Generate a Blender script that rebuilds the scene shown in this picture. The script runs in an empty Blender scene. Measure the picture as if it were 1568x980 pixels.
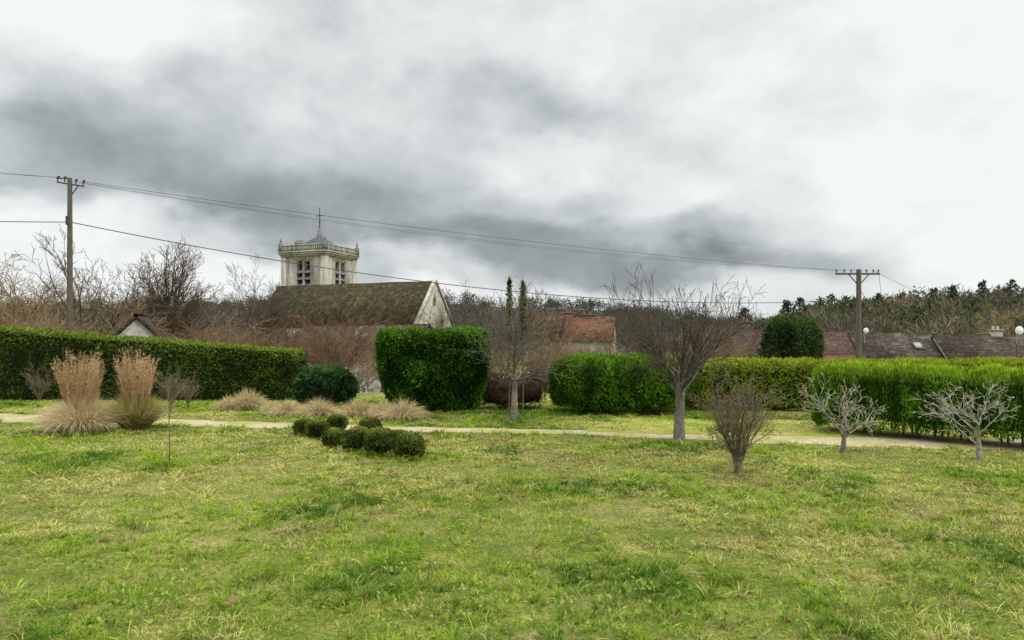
import bpy, math, random, bmesh
import numpy as np
from mathutils import Vector
rng=np.random.default_rng(7); random.seed(7)
sc=bpy.context.scene
F=1045.33; HZ=515.0; CH=2.0
# ---------- survey helpers : photo bearing + distance -> world metres ----------
def G(px,py):            # point on the flat lawn
    Y=F*CH/(py-HZ); return ((px-784)/F*Y, Y)
def XD(px,Y): return (px-784)/F*Y
def ZD(py,Y): return CH+(HZ-py)/F*Y
def gz(Y):
    t=np.clip((np.asarray(Y,float)-23)/27,0,1); return -4.0*t*t*(3-2*t)
# ---------- noise ----------
def _h(ix,iy,iz,s):
    h=(ix*374761393+iy*668265263+iz*1440670441+s*97531)&0xffffffff
    h=((h^(h>>13))*1274126177)&0xffffffff
    h=(h^(h>>16))&0xffff
    return h/65535.0
def vn(p,s=0):
    p=np.asarray(p,float); i=np.floor(p).astype(np.int64); f=p-i; f=f*f*(3-2*f)
    r=0
    for a in (0,1):
        for b in (0,1):
            for c in (0,1):
                w=(f[:,0] if a else 1-f[:,0])*(f[:,1] if b else 1-f[:,1])*(f[:,2] if c else 1-f[:,2])
                r=r+w*_h(i[:,0]+a,i[:,1]+b,i[:,2]+c,s)
    return r
def fbm(p,s=0,o=3):
    r=0;a=.5;t=0
    for k in range(o):
        r=r+a*vn(np.asarray(p)*(2**k),s+k*11); t+=a; a*=.5
    return r/t
def nrm(v): return v/np.maximum(np.linalg.norm(v,axis=1,keepdims=True),1e-9)
def mixc(a,b,t): t=np.asarray(t)[:,None]; return np.asarray(a)*(1-t)+np.asarray(b)*t
# ---------- mesh building ----------
def mkmesh(name,parts,mats,smooth=False):
    vs=[];cs=[];loops=[];starts=[];mi=[];off=0;ls=0
    for V,Fc,C,m in parts:
        V=np.asarray(V,float);Fc=np.asarray(Fc,int)
        C=np.asarray(C,float)
        if C.ndim==1: C=np.tile(C,(len(V),1))
        vs.append(V);cs.append(C)
        k=Fc.shape[1]
        loops.append((Fc+off).ravel()); starts.append(ls+np.arange(len(Fc))*k); ls+=len(Fc)*k
        mi.append(np.full(len(Fc),m)); off+=len(V)
    V=np.concatenate(vs);C=np.concatenate(cs);L=np.concatenate(loops);S=np.concatenate(starts);M=np.concatenate(mi)
    me=bpy.data.meshes.new(name)
    me.vertices.add(len(V)); me.vertices.foreach_set('co',V.astype(np.float32).ravel())
    me.loops.add(len(L)); me.loops.foreach_set('vertex_index',L.astype(np.int32))
    me.polygons.add(len(S)); me.polygons.foreach_set('loop_start',S.astype(np.int32))
    me.polygons.foreach_set('material_index',M.astype(np.int32))
    if smooth: me.polygons.foreach_set('use_smooth',np.ones(len(S),bool))
    me.update(calc_edges=True)
    at=me.color_attributes.new('Col','FLOAT_COLOR','POINT')
    at.data.foreach_set('color',np.concatenate([C,np.ones((len(C),1))],1).astype(np.float32).ravel())
    for m in mats: me.materials.append(m)
    return me
def mkobj(name,parts,mats,loc=(0,0,0),rot=0,parent=None,smooth=False,scale=(1,1,1)):
    me=parts if isinstance(parts,bpy.types.Mesh) else mkmesh(name,parts,mats,smooth)
    o=bpy.data.objects.new(name,me); sc.collection.objects.link(o)
    o.location=loc;o.rotation_euler=(0,0,rot);o.scale=scale
    if parent: o.parent=parent
    return o
def empty(name,loc,rot=0):
    o=bpy.data.objects.new(name,None); sc.collection.objects.link(o); o.location=loc;o.rotation_euler=(0,0,rot);return o
def box(x0,x1,y0,y1,z0,z1,c=(.5,.5,.5),m=0):
    V=[(x0,y0,z0),(x1,y0,z0),(x1,y1,z0),(x0,y1,z0),(x0,y0,z1),(x1,y0,z1),(x1,y1,z1),(x0,y1,z1)]
    Fc=[(3,2,1,0),(4,5,6,7),(0,1,5,4),(1,2,6,5),(2,3,7,6),(3,0,4,7)]
    return (V,Fc,c,m)
def tubes(S,k,col,m=0):
    S=np.asarray(S,float); p0=S[:,0:3];p1=S[:,3:6];r0=S[:,6];r1=S[:,7]
    d=nrm(p1-p0); a=np.where(np.abs(d[:,2:3])<.9,np.array([[0,0,1.]]),np.array([[1.,0,0]]))
    u=nrm(np.cross(d,a)); v=np.cross(d,u); p1=p1+d*r1[:,None]*.4
    n=len(S);V=np.zeros((n,2*k,3))
    for j in range(k):
        an=2*math.pi*j/k; o=u*math.cos(an)+v*math.sin(an)
        V[:,j]=p0+o*r0[:,None]; V[:,k+j]=p1+o*r1[:,None]
    b=(np.arange(n)*2*k)[:,None]; Fc=[]
    for j in range(k):
        j2=(j+1)%k; Fc.append(b+np.array([[j,j2,k+j2,k+j]]))
    Fc=np.concatenate(Fc)
    C=np.asarray(col,float)
    if C.ndim==2: C=np.repeat(C,2*k,axis=0)
    return (V.reshape(-1,3),Fc,C,m)
def lathe(prof,k,cx,cy,col,m=0):
    V=[];Fc=[]
    for r,z in prof:
        for j in range(k):
            a=2*math.pi*j/k; V.append((cx+r*math.cos(a),cy+r*math.sin(a),z))
    for i in range(len(prof)-1):
        for j in range(k):
            j2=(j+1)%k; Fc.append((i*k+j,i*k+j2,(i+1)*k+j2,(i+1)*k+j))
    return (V,Fc,col,m)
# ---------- materials ----------
def newmat(name):
    m=bpy.data.materials.new(name);m.use_nodes=True;nt=m.node_tree;nt.nodes.clear();return m,nt
def N(nt,t,**kw):
    n=nt.nodes.new(t)
    for k,v in kw.items():
        if k in n.inputs: n.inputs[k].default_value=v
        else: setattr(n,k,v)
    return n
def mathn(nt,op,a,b=None,c=None,clamp=False):
    n=nt.nodes.new('ShaderNodeMath');n.operation=op;n.use_clamp=clamp
    for i,x in enumerate((a,b,c)):
        if x is None: continue
        if isinstance(x,(int,float)): n.inputs[i].default_value=x
        else: nt.links.new(x,n.inputs[i])
    return n.outputs[0]
def rgbmix(nt,f,a,b,bt='MIX'):
    n=nt.nodes.new('ShaderNodeMix');n.data_type='RGBA';n.blend_type=bt
    for i,x in ((0,f),(6,a),(7,b)):
        if isinstance(x,(int,float)): n.inputs[i].default_value=x
        elif isinstance(x,tuple): n.inputs[i].default_value=(*x,1) if len(x)==3 else x
        else: nt.links.new(x,n.inputs[i])
    return n.outputs[2]
def ramp(nt,fac,stops,interp='LINEAR'):
    n=nt.nodes.new('ShaderNodeValToRGB');nt.links.new(fac,n.inputs[0]);e=n.color_ramp.elements;n.color_ramp.interpolation=interp
    while len(e)<len(stops): e.new(.5)
    for i,(p,c) in enumerate(stops):
        e[i].position=p; e[i].color=(c,c,c,1) if isinstance(c,(int,float)) else (*c,1)
    return n.outputs[0]
def noise(nt,vec,scale,detail=4,rough=.55,dist=0):
    n=N(nt,'ShaderNodeTexNoise',Scale=scale,Detail=detail,Roughness=rough,Distortion=dist)
    if vec: nt.links.new(vec,n.inputs['Vector'])
    return n.outputs['Fac']
def foliage_mat(name,trans=.3,rough=.55,spec=.25):
    m,nt=newmat(name); a=N(nt,'ShaderNodeAttribute',attribute_name='Col')
    p=N(nt,'ShaderNodeBsdfPrincipled',Roughness=rough); p.inputs['Specular IOR Level'].default_value=spec
    t=N(nt,'ShaderNodeBsdfTranslucent'); mx=N(nt,'ShaderNodeMixShader'); mx.inputs[0].default_value=trans
    o=N(nt,'ShaderNodeOutputMaterial'); L=nt.links.new
    L(a.outputs['Color'],p.inputs['Base Color']);L(a.outputs['Color'],t.inputs['Color'])
    L(p.outputs[0],mx.inputs[1]);L(t.outputs[0],mx.inputs[2]);L(mx.outputs[0],o.inputs[0]); return m
def surf(name,build,rough=.85,bump=None,spec=.12):
    m,nt=newmat(name);tc=N(nt,'ShaderNodeTexCoord');co=tc.outputs['Object']
    p=N(nt,'ShaderNodeBsdfPrincipled',Roughness=rough);p.inputs['Specular IOR Level'].default_value=spec
    o=N(nt,'ShaderNodeOutputMaterial');nt.links.new(p.outputs[0],o.inputs[0])
    col,h=build(nt,co); nt.links.new(col,p.inputs['Base Color'])
    if bump and h is not None:
        b=N(nt,'ShaderNodeBump',Strength=bump[0],Distance=bump[1]);nt.links.new(h,b.inputs['Height']);nt.links.new(b.outputs[0],p.inputs['Normal'])
    return m
M_leaf=foliage_mat('foliage_leaf',.25,.6,.08); M_grass=foliage_mat('grass_blade',.36,.7,.03); M_dry=foliage_mat('dry_grass',.35,.8,.03)
def b_bark(nt,co):
    a=N(nt,'ShaderNodeAttribute',attribute_name='Col').outputs['Color']
    n=noise(nt,co,14,5,.65); f=ramp(nt,n,[(.35,.5),(.65,1.25)])
    return rgbmix(nt,1.0,a,f,'MULTIPLY'),n
M_bark=surf('bark',b_bark,.9,(.5,.01))
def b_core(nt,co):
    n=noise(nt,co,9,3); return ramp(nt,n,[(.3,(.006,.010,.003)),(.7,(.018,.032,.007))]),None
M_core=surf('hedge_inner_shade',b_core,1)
def b_core2(nt,co):
    n=noise(nt,co,9,3); return ramp(nt,n,[(.3,(.03,.02,.012)),(.7,(.07,.045,.03))]),None
M_core2=surf('twiggy_inner_shade',b_core2,1)
def b_ground(nt,co):
    a=noise(nt,co,.35,6,.6); b=noise(nt,co,2.2,6,.65); c=noise(nt,co,22,5,.7)
    c1=ramp(nt,b,[(.3,(.055,.10,.008)),(.5,(.12,.17,.018)),(.7,(.26,.24,.06))])
    c2=ramp(nt,b,[(.3,(.14,.17,.025)),(.7,(.34,.30,.11))])
    x=rgbmix(nt,ramp(nt,a,[(.4,0.),(.62,1.)]),c1,c2)
    y=rgbmix(nt,1.0,x,ramp(nt,c,[(.3,.3),(.7,1.15)]),'MULTIPLY')
    return y,c
M_ground=surf('lawn_ground',b_ground,.95,(.8,.03))
def b_gravel(nt,co):
    a=noise(nt,co,1.1,5,.6); v=N(nt,'ShaderNodeTexVoronoi',Scale=38.);nt.links.new(co,v.inputs['Vector'])
    s=ramp(nt,v.outputs['Color'],[(.2,(.24,.20,.12)),(.5,(.38,.32,.20)),(.85,(.47,.42,.29))])
    moss=ramp(nt,a,[(.44,0.),(.60,.8)])
    return rgbmix(nt,moss,s,(.24,.24,.05)),v.outputs['Distance']
M_gravel=surf('gravel',b_gravel,.95,(.5,.02))
def b_moss(nt,co):
    a=noise(nt,co,1.6,6,.65); c=noise(nt,co,20,4,.7)
    x=ramp(nt,a,[(.35,(.15,.20,.02)),(.5,(.25,.25,.045)),(.65,(.33,.27,.13))])
    return rgbmix(nt,1.0,x,ramp(nt,c,[(.3,.6),(.7,1.2)]),'MULTIPLY'),c
M_moss=surf('mossy_gravel',b_moss,.95,(.5,.02))
def stone(name,c1,c2,c3,lo=.47):
    def b(nt,co):
        a=noise(nt,co,.6,6,.65);c=noise(nt,co,4,5,.7)
        mp=N(nt,'ShaderNodeMapping');mp.inputs['Scale'].default_value=(1.5,1.5,.18);nt.links.new(co,mp.inputs[0])
        s=noise(nt,mp.outputs[0],1.2,5,.6)
        x=ramp(nt,a,[(.3,c1),(.7,c2)])
        x=rgbmix(nt,ramp(nt,s,[(lo,0.),(lo+.18,.75)]),x,c3)
        return rgbmix(nt,1.0,x,ramp(nt,c,[(.3,.65),(.7,1.1)]),'MULTIPLY'),c
    return surf(name,b,.9,(.4,.05))
M_stone=stone('limestone',(.36,.34,.285),(.50,.475,.41),(.18,.17,.145))
M_stone2=stone('dark_limestone',(.15,.145,.13),(.25,.24,.21),(.09,.085,.075))
M_plaster=stone('lime_plaster',(.38,.34,.27),(.48,.44,.37),(.27,.24,.19))
M_white=stone('white_render',(.52,.5,.45),(.60,.58,.54),(.38,.36,.33))
def roof(name,c1,c2,c3,moss,amt):
    def b(nt,co):
        a=noise(nt,co,.5,6,.7); c=noise(nt,co,3.5,5,.75); g=noise(nt,co,1.1,8,.8)
        w=N(nt,'ShaderNodeTexWave',Scale=2.2,Distortion=.6,Detail=2.);w.bands_direction='Z';nt.links.new(co,w.inputs[0])
        v=N(nt,'ShaderNodeTexVoronoi',Scale=3.5);nt.links.new(co,v.inputs[0])
        x=ramp(nt,v.outputs['Color'],[(.1,c1),(.5,c2),(.9,c3)])
        x=rgbmix(nt,.5,x,ramp(nt,a,[(.3,c1),(.7,c3)]))
        x=rgbmix(nt,ramp(nt,g,[(.50,0.),(.60,amt)]),x,moss)
        x=rgbmix(nt,1.0,x,ramp(nt,c,[(.3,.4),(.7,1.5)]),'MULTIPLY')
        x=rgbmix(nt,1.0,x,ramp(nt,w.outputs['Fac'],[(.0,.7),(.5,1.05)]),'MULTIPLY')
        return x,w.outputs['Fac']
    return surf(name,b,.9,(.6,.05),.05)
R_church=roof('mossy_tile_roof',(.024,.018,.014),(.042,.031,.023),(.062,.047,.034),(.105,.11,.03),.75)
R_brown=roof('brown_tile_roof',(.032,.023,.020),(.055,.038,.031),(.08,.056,.046),(.11,.10,.075),.7)
R_brown2=roof('old_brown_tile_roof',(.032,.025,.022),(.052,.040,.034),(.08,.063,.052),(.14,.13,.10),.75)
R_russet=roof('russet_tile_roof',(.045,.028,.023),(.078,.044,.034),(.11,.063,.05),(.12,.10,.075),.65)
R_red=roof('red_tile_roof',(.075,.038,.025),(.13,.06,.038),(.17,.088,.055),(.15,.125,.08),.6)
R_slate=roof('slate_roof',(.06,.07,.085),(.09,.10,.12),(.115,.13,.15),(.12,.12,.11),.3)
def plain(name,c,rough=.6,metal=0):
    def b(nt,co):
        n=noise(nt,co,5,4); return ramp(nt,n,[(.3,tuple(x*.8 for x in c)),(.7,tuple(min(1,x*1.1) for x in c))]),n
    m=surf(name,b,rough,spec=.25); return m
M_dark=plain('dark_interior',(.02,.02,.022),.9);M_louv=plain('grey_louvre_wood',(.17,.18,.19),.8)
M_metal=plain('dark_metal',(.05,.05,.05),.5);M_glass=plain('window_glass',(.10,.12,.14),.1);M_sky=plain('skylight_glass',(.28,.30,.32),.25)
M_conc=plain('weathered_pole',(.11,.095,.075),.9);M_wht=plain('white_paint',(.7,.7,.68),.4);M_brick=plain('brick',(.15,.09,.065),.9)
# ---------- world : overcast sky in directional (azimuth/elevation) coordinates ----------
W=bpy.data.worlds.new('World');sc.world=W;W.use_nodes=True;nt=W.node_tree;nt.nodes.clear();L=nt.links.new
SUN=Vector((.85,-.45,.75)).normalized()
sky=N(nt,'ShaderNodeTexSky');sky.sky_type='NISHITA';sky.sun_disc=False
sky.sun_elevation=math.asin(SUN.z);sky.sun_rotation=math.atan2(SUN.x,SUN.y)
tc=N(nt,'ShaderNodeTexCoord');sp=N(nt,'ShaderNodeSeparateXYZ');L(tc.outputs['Generated'],sp.inputs[0])
az=mathn(nt,'ARCTAN2',sp.outputs[0],sp.outputs[1]);el=mathn(nt,'ARCSINE',sp.outputs[2])
cb=N(nt,'ShaderNodeCombineXYZ');L(az,cb.inputs[0]);L(mathn(nt,'MULTIPLY',el,1.5),cb.inputs[1])
wn=N(nt,'ShaderNodeTexNoise',Scale=4.6,Detail=7.,Roughness=.52);L(cb.outputs[0],wn.inputs['Vector'])
wv=N(nt,'ShaderNodeVectorMath',operation='SUBTRACT');L(wn.outputs['Color'],wv.inputs[0]);wv.inputs[1].default_value=(.5,.5,.5)
ws=N(nt,'ShaderNodeVectorMath',operation='MULTIPLY');L(wv.outputs[0],ws.inputs[0]);ws.inputs[1].default_value=(.42,.20,0)
base=N(nt,'ShaderNodeCombineXYZ');L(az,base.inputs[0]);L(el,base.inputs[1])
wp=N(nt,'ShaderNodeVectorMath',operation='ADD');L(base.outputs[0],wp.inputs[0]);L(ws.outputs[0],wp.inputs[1])
s2=N(nt,'ShaderNodeSeparateXYZ');L(wp.outputs[0],s2.inputs[0])
azf=mathn(nt,'MULTIPLY_ADD',s2.outputs[0],1/1.5,.5)
def fx(px): return math.atan((px-784)/F)/1.5+.5
def fe(py): return math.atan((HZ-py)/F*.93)
cols=[-60,120,300,480,660,840,1020,1200,1400,1560]
table=[(-160,[.0,.1,.2,.25,.3,.3,.25,.15,.05,.0]),
 (40,[-.10,-.05,.14,.34,.34,.24,.26,.14,-.08,-.12]),
 (140,[.12,.36,.50,.44,.40,.56,.38,.26,.0,-.12]),
 (235,[.56,.72,.66,.56,.48,.14,.45,.32,.04,-.10]),
 (315,[.52,.66,.82,.86,.70,.54,.20,.32,.08,-.05]),
 (365,[.05,.12,.32,.68,.90,.86,.62,.42,.14,-.02]),
 (405,[-.02,-.02,.0,.10,.45,.86,.98,.66,.20,.0]),
 (445,[-.02,-.02,.0,.02,.15,.34,.42,.28,.10,.0])]
D=None;prev=None
for py,vals in table:
    r=ramp(nt,azf,[(fx(c),v*.8+.16) for c,v in zip(cols,vals)],'EASE')
    if D is None: D=r
    else:
        mr=N(nt,'ShaderNodeMapRange',interpolation_type='SMOOTHSTEP');L(s2.outputs[1],mr.inputs[0])
        mr.inputs[1].default_value=fe(prev);mr.inputs[2].default_value=fe(py);mr.inputs[3].default_value=0;mr.inputs[4].default_value=1
        D=rgbmix(nt,mr.outputs[0],D,r)
    prev=py
D=mathn(nt,'MULTIPLY_ADD',D,1.25,-.27)
n1=noise(nt,cb.outputs[0],3.6,10,.53,.25);n2=noise(nt,cb.outputs[0],12,9,.56,.2)
D=mathn(nt,'ADD',D,mathn(nt,'MULTIPLY',mathn(nt,'SUBTRACT',n1,.5),1.0))
D=mathn(nt,'ADD',D,mathn(nt,'MULTIPLY',mathn(nt,'SUBTRACT',n2,.5),.38))
cc=ramp(nt,D,[(0.,(.93,.955,.945)),(.22,(.78,.815,.815)),(.48,(.54,.58,.585)),(.75,(.33,.365,.375)),(1.,(.21,.235,.243))])
zb=N(nt,'ShaderNodeMapRange',interpolation_type='SMOOTHSTEP');L(el,zb.inputs[0]);zb.inputs[1].default_value=.52;zb.inputs[2].default_value=1.1;zb.inputs[3].default_value=10;zb.inputs[4].default_value=40
vm=N(nt,'ShaderNodeVectorMath',operation='SCALE');L(cc,vm.inputs[0]);L(zb.outputs[0],vm.inputs['Scale'])
mx=rgbmix(nt,.96,sky.outputs[0],vm.outputs[0])
bg=N(nt,'ShaderNodeBackground',Strength=.1);L(mx,bg.inputs[0]);wo=N(nt,'ShaderNodeOutputWorld');L(bg.outputs[0],wo.inputs[0])
sl=bpy.data.lights.new('sun','SUN');sl.energy=1.5;sl.angle=math.radians(10);sl.color=(1,.94,.84)
so=bpy.data.objects.new('sun',sl);sc.collection.objects.link(so);so.rotation_euler=SUN.to_track_quat('Z','Y').to_euler();so.location=(20,-10,30)
# ---------- camera ----------
cd=bpy.data.cameras.new('camera');cam=bpy.data.objects.new('camera',cd);sc.collection.objects.link(cam);sc.camera=cam
cd.lens=24;cd.sensor_width=36;cam.location=(0,0,CH);cam.rotation_euler=(math.radians(90),0,0);cd.shift_y=25/1568;cd.clip_end=4000;cd.clip_start=.1
sc.view_settings.view_transform='Standard';sc.view_settings.look='None';sc.view_settings.exposure=0
# ---------- ground ----------
xs=np.array([-1500,-600,-250,-120,-60,-30,-15,-8,-4,0,4,8,15,30,60,120,250,600,1500.])
ys=np.concatenate([[-300,-60,-10,0,5,10,15,20,22],np.arange(23,52,1.5),[60,80,120,200,400,800,2000]])
X,Y=np.meshgrid(xs,ys);V=np.stack([X,Y,gz(Y)],-1).reshape(-1,3)
nx=len(xs);Fc=[(j*nx+i,j*nx+i+1,(j+1)*nx+i+1,(j+1)*nx+i) for j in range(len(ys)-1) for i in range(nx-1)]
mkobj('ground',[(V,Fc,(.2,.3,.05),0)],[M_ground],smooth=True)
# ---------- gravel path ----------
near=[(-700,651),(-200,649),(0,647),(200,651),(430,656),(640,662),(885,666),(1000,671),(1150,678),(1280,682),(1450,688),(1700,694)]
far=[(-700,637),(-200,635),(0,634),(200,641),(430,647),(640,654),(885,659),(1000,662),(1150,664),(1280,666),(1450,669),(1700,673)]
nW=np.array([G(*p) for p in near]);fW=np.array([G(*p) for p in far])
def nearY(x): return np.interp(x,nW[:,0],nW[:,1])
def farY(x): return np.interp(x,fW[:,0],fW[:,1])
xx=np.arange(-24,13,.12);o3=np.stack([xx*1.3,xx*0,xx*0],1)
yn=nearY(xx)+(fbm(o3,3)-.5)*.35;yf=farY(xx)+(fbm(o3,9)-.5)*.4
V=np.concatenate([np.stack([xx,yn,xx*0+.006],1),np.stack([xx,yf,xx*0+.006],1)]);n=len(xx)
Fc=[(i,i+1,n+i+1,n+i) for i in range(n-1)]
mkobj('gravel_path',[(V,Fc,(.5,.4,.3),0)],[M_gravel])
apx=np.arange(1.55,10,.12);o3=np.stack([apx*1.3,apx*0,apx*0],1)
ay1=farY(apx)+.15+(fbm(o3,5)-.5)*.2; ay2=np.minimum(ay1+np.minimum((apx-1.5)*2.2,2.2),16.8)+(fbm(o3,6)-.5)*.3
V=np.concatenate([np.stack([apx,ay1-.4,apx*0+.011],1),np.stack([apx,ay2,apx*0+.011],1)]);n=len(apx)
mkobj('mossy_gravel_apron',[(V,[(i,i+1,n+i+1,n+i) for i in range(n-1)],(.4,.4,.1),0)],[M_moss])
# ---------- blades ----------
def blades(P,lean,L_,w,droop,col,tipc=None,m=0,segs=2,dz=.8):
    n=len(P);d=nrm(lean);side=nrm(np.cross(d,rng.normal(size=(n,3))))
    hd=d.copy();hd[:,2]=0;hd=nrm(hd+1e-6)
    V=np.zeros((n,2*segs+1,3));C=np.zeros((n,2*segs+1,3))
    for i in range(segs+1):
        t=i/segs
        c=P+d*(L_*t)[:,None]+hd*(droop*L_*t*t)[:,None]*.5-np.array([[0,0,1.]])*(droop*L_*t**2.4*dz)[:,None]
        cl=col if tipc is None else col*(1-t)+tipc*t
        if i<segs:
            ww=(w*(1-.55*t)/2)[:,None]; V[:,2*i]=c-side*ww;V[:,2*i+1]=c+side*ww;C[:,2*i]=cl;C[:,2*i+1]=cl
        else: V[:,2*i]=c;C[:,2*i]=cl
    k=2*segs+1;b=(np.arange(n)*k)[:,None]
    Q=[b+np.array([[2*i,2*i+1,2*i+3,2*i+2]]) for i in range(segs-1)]
    T=b+np.array([[2*segs-2,2*segs-1,2*segs]])
    return V.reshape(-1,3),C.reshape(-1,3),(np.concatenate(Q) if Q else None),T
def mk2(r,m=0):
    V,C,Q,T=r
    return [(V,Q,C,m),(V[:0],T-len(V),C[:0],m)] if Q is not None else [(V,T,C,m)]
def lawncolor(pn,Yb):
    patch=fbm(pn*.55,1,4);p2=fbm(pn*1.7,61,3)
    midy=np.exp(-((Yb-8.2)/1.8)**2)+.5*np.exp(-((Yb-11.5)/2)**2)
    side=np.clip(pn[:,0]/Yb*.9+.1,-.3,.6)
    return np.clip((patch-.49)*5.0+(p2-.5)*3.4+midy*.45+side*.3,0,1)
def onpath(x,y,e): return (y>nearY(x)-.03+e)&(y<farY(x)+.03+e)
def addlawn(Xb,Yb,tl,tcx,tcy,tval,LEN,wm=1.):
    n=len(Xb);pn=np.stack([Xb,Yb,Yb*0],1)
    edge=(fbm(pn*3,21,2)-.5)*.5
    bad=onpath(Xb,Yb,edge)|((Xb>1.6)&(Yb>nearY(Xb))&(Yb<np.minimum(farY(Xb)+np.minimum((Xb-1.5)*2.2,2.3),16.8)+edge)&(rng.random(n)<.75))
    bad|=(Yb<3.6)
    k=~bad;Xb,Yb,tcx,tcy,tval,LEN,pn=Xb[k],Yb[k],tcx[k],tcy[k],tval[k],LEN[k],pn[k];n=len(Xb)
    yel=lawncolor(pn,Yb);fine=fbm(pn*5,50,2);big=fbm(pn*.9,140,3);worn=fbm(pn*1.3,222,3)
    dark=np.clip((big-.49)*4.2+tval*.6-.1,0,1)*(1-.75*yel)
    g1=np.array([.19,.33,.02]);g2=np.array([.40,.54,.04]);g3=np.array([.05,.165,.012])
    col=mixc(g1,g2,rng.random(n));col=col*(1-dark*.88)[:,None]+g3*(dark*.88)[:,None]
    ycol=mixc((.48,.50,.09),(.74,.63,.28),rng.random(n))
    sel=rng.random(n)<(.06+.72*yel); col[sel]=ycol[sel]
    brn=rng.random(n)<.05+.14*(fine>.60)+np.clip((worn-.56)*3.5,0,.45); col[brn]=mixc((.26,.18,.09),(.50,.39,.23),rng.random(brn.sum()))
    col*=(.55+.8*rng.random(n))[:,None]*(.62+.72*fine)[:,None]*(.80+.5*fbm(pn*.3,77,2))[:,None]
    col=np.minimum(col*1.16,.85)
    Lb=LEN*(1-.2*yel)*np.clip(.85+Yb/40,.8,1.2)*(1-.5*np.clip((worn-.56)*5,0,1))
    wd=.0048*wm*(Yb/5)**.75*(.6+.8*rng.random(n))
    ox=Xb-tcx;oy=Yb-tcy;on=np.sqrt(ox**2+oy**2)+1e-5
    la=np.clip(on*tl,.0,1.2)
    r=rng.normal(0,.28,(n,2))
    lean=np.stack([ox/on*la+r[:,0],oy/on*la+r[:,1],np.ones(n)],1)
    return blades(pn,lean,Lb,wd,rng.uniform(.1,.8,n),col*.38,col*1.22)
n=240000
Yb=3.8+rng.random(n)**.93*18.7;Xb=(rng.uniform(-220,1790,n)-784)/F*Yb
th=rng.uniform(0,6.283,n)
tn=fbm(np.stack([Xb,Yb,Yb*0],1)*2.6,40,2)
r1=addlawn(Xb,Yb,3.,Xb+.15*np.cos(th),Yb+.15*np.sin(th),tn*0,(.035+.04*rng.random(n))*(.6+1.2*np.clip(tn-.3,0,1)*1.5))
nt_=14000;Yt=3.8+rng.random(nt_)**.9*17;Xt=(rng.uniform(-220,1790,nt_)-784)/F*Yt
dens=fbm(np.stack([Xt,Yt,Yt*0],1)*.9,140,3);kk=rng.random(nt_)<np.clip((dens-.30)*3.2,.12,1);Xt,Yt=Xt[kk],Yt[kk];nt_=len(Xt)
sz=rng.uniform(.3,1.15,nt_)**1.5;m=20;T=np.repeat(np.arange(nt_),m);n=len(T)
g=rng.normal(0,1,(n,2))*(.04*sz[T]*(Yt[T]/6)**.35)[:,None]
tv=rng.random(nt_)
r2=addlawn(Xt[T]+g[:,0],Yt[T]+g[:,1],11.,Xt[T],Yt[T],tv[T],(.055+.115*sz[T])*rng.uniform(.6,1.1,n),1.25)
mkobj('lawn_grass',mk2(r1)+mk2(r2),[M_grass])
def leaves(P,Nn,ll,lw,col,up=.0,spread=.8,out=.5,m=0):
    n=len(P);T=nrm(rng.normal(size=(n,3))*spread+Nn*out+np.array([[0,0,up]]))
    S=nrm(np.cross(T,nrm(Nn+rng.normal(size=(n,3))*.7)))
    ll=(ll*rng.uniform(.6,1.3,n))[:,None];lw=(lw*rng.uniform(.6,1.3,n))[:,None]
    V=np.stack([P,P+T*ll*.5+S*lw*.5,P+T*ll,P+T*ll*.5-S*lw*.5],1).reshape(-1,3)
    Fc=(np.arange(n)*4)[:,None]+np.array([[0,1,2,3]])
    C=np.repeat(np.asarray(col),4,axis=0); return (V,Fc,C,m)
cen=[];
for _ in range(380):
    if random.random()<.65:
        c0=random.choice([(250,940),(300,900),(740,930),(960,940),(1430,900),(1300,930),(1500,840),(700,815),(100,880),(1200,820),(600,960),(1450,880)])
        px,py=c0[0]+random.gauss(0,60),c0[1]+random.gauss(0,20)
    else: px,py=random.uniform(-50,1620),random.uniform(740,990)
    cen.append(G(px,max(py,720)))
P=[];Nn=[];
for cx,cy in cen:
    k=random.randint(6,13)
    for j in range(k):
        a=random.uniform(0,6.28);r=random.uniform(.0,.08)
        P.append((cx+math.cos(a)*r,cy+math.sin(a)*r,random.uniform(.04,.07)));Nn.append((math.cos(a)*.5,math.sin(a)*.5,.6))
P=np.array(P);Nn=np.array(Nn);cw=mixc((.12,.22,.02),(.34,.40,.10),rng.random(len(P)))
mkobj('lawn_weeds',[leaves(P,Nn,.045,.026,cw,spread=.3,out=1)],[M_grass])
P=np.array([[*G(347,942),.09],[*G(782,967),.09],[*G(165,828),.05],[*G(1210,955),.05]])
P=np.repeat(P,2,0)+rng.normal(0,.012,(8,3))*[1,1,.3]
mkobj('fallen_leaves',[leaves(P,np.tile([0,-.6,1.],(8,1)),.07,.045,mixc((.28,.13,.08),(.34,.2,.12),rng.random(8)),out=.1)],[M_dry])
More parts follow.
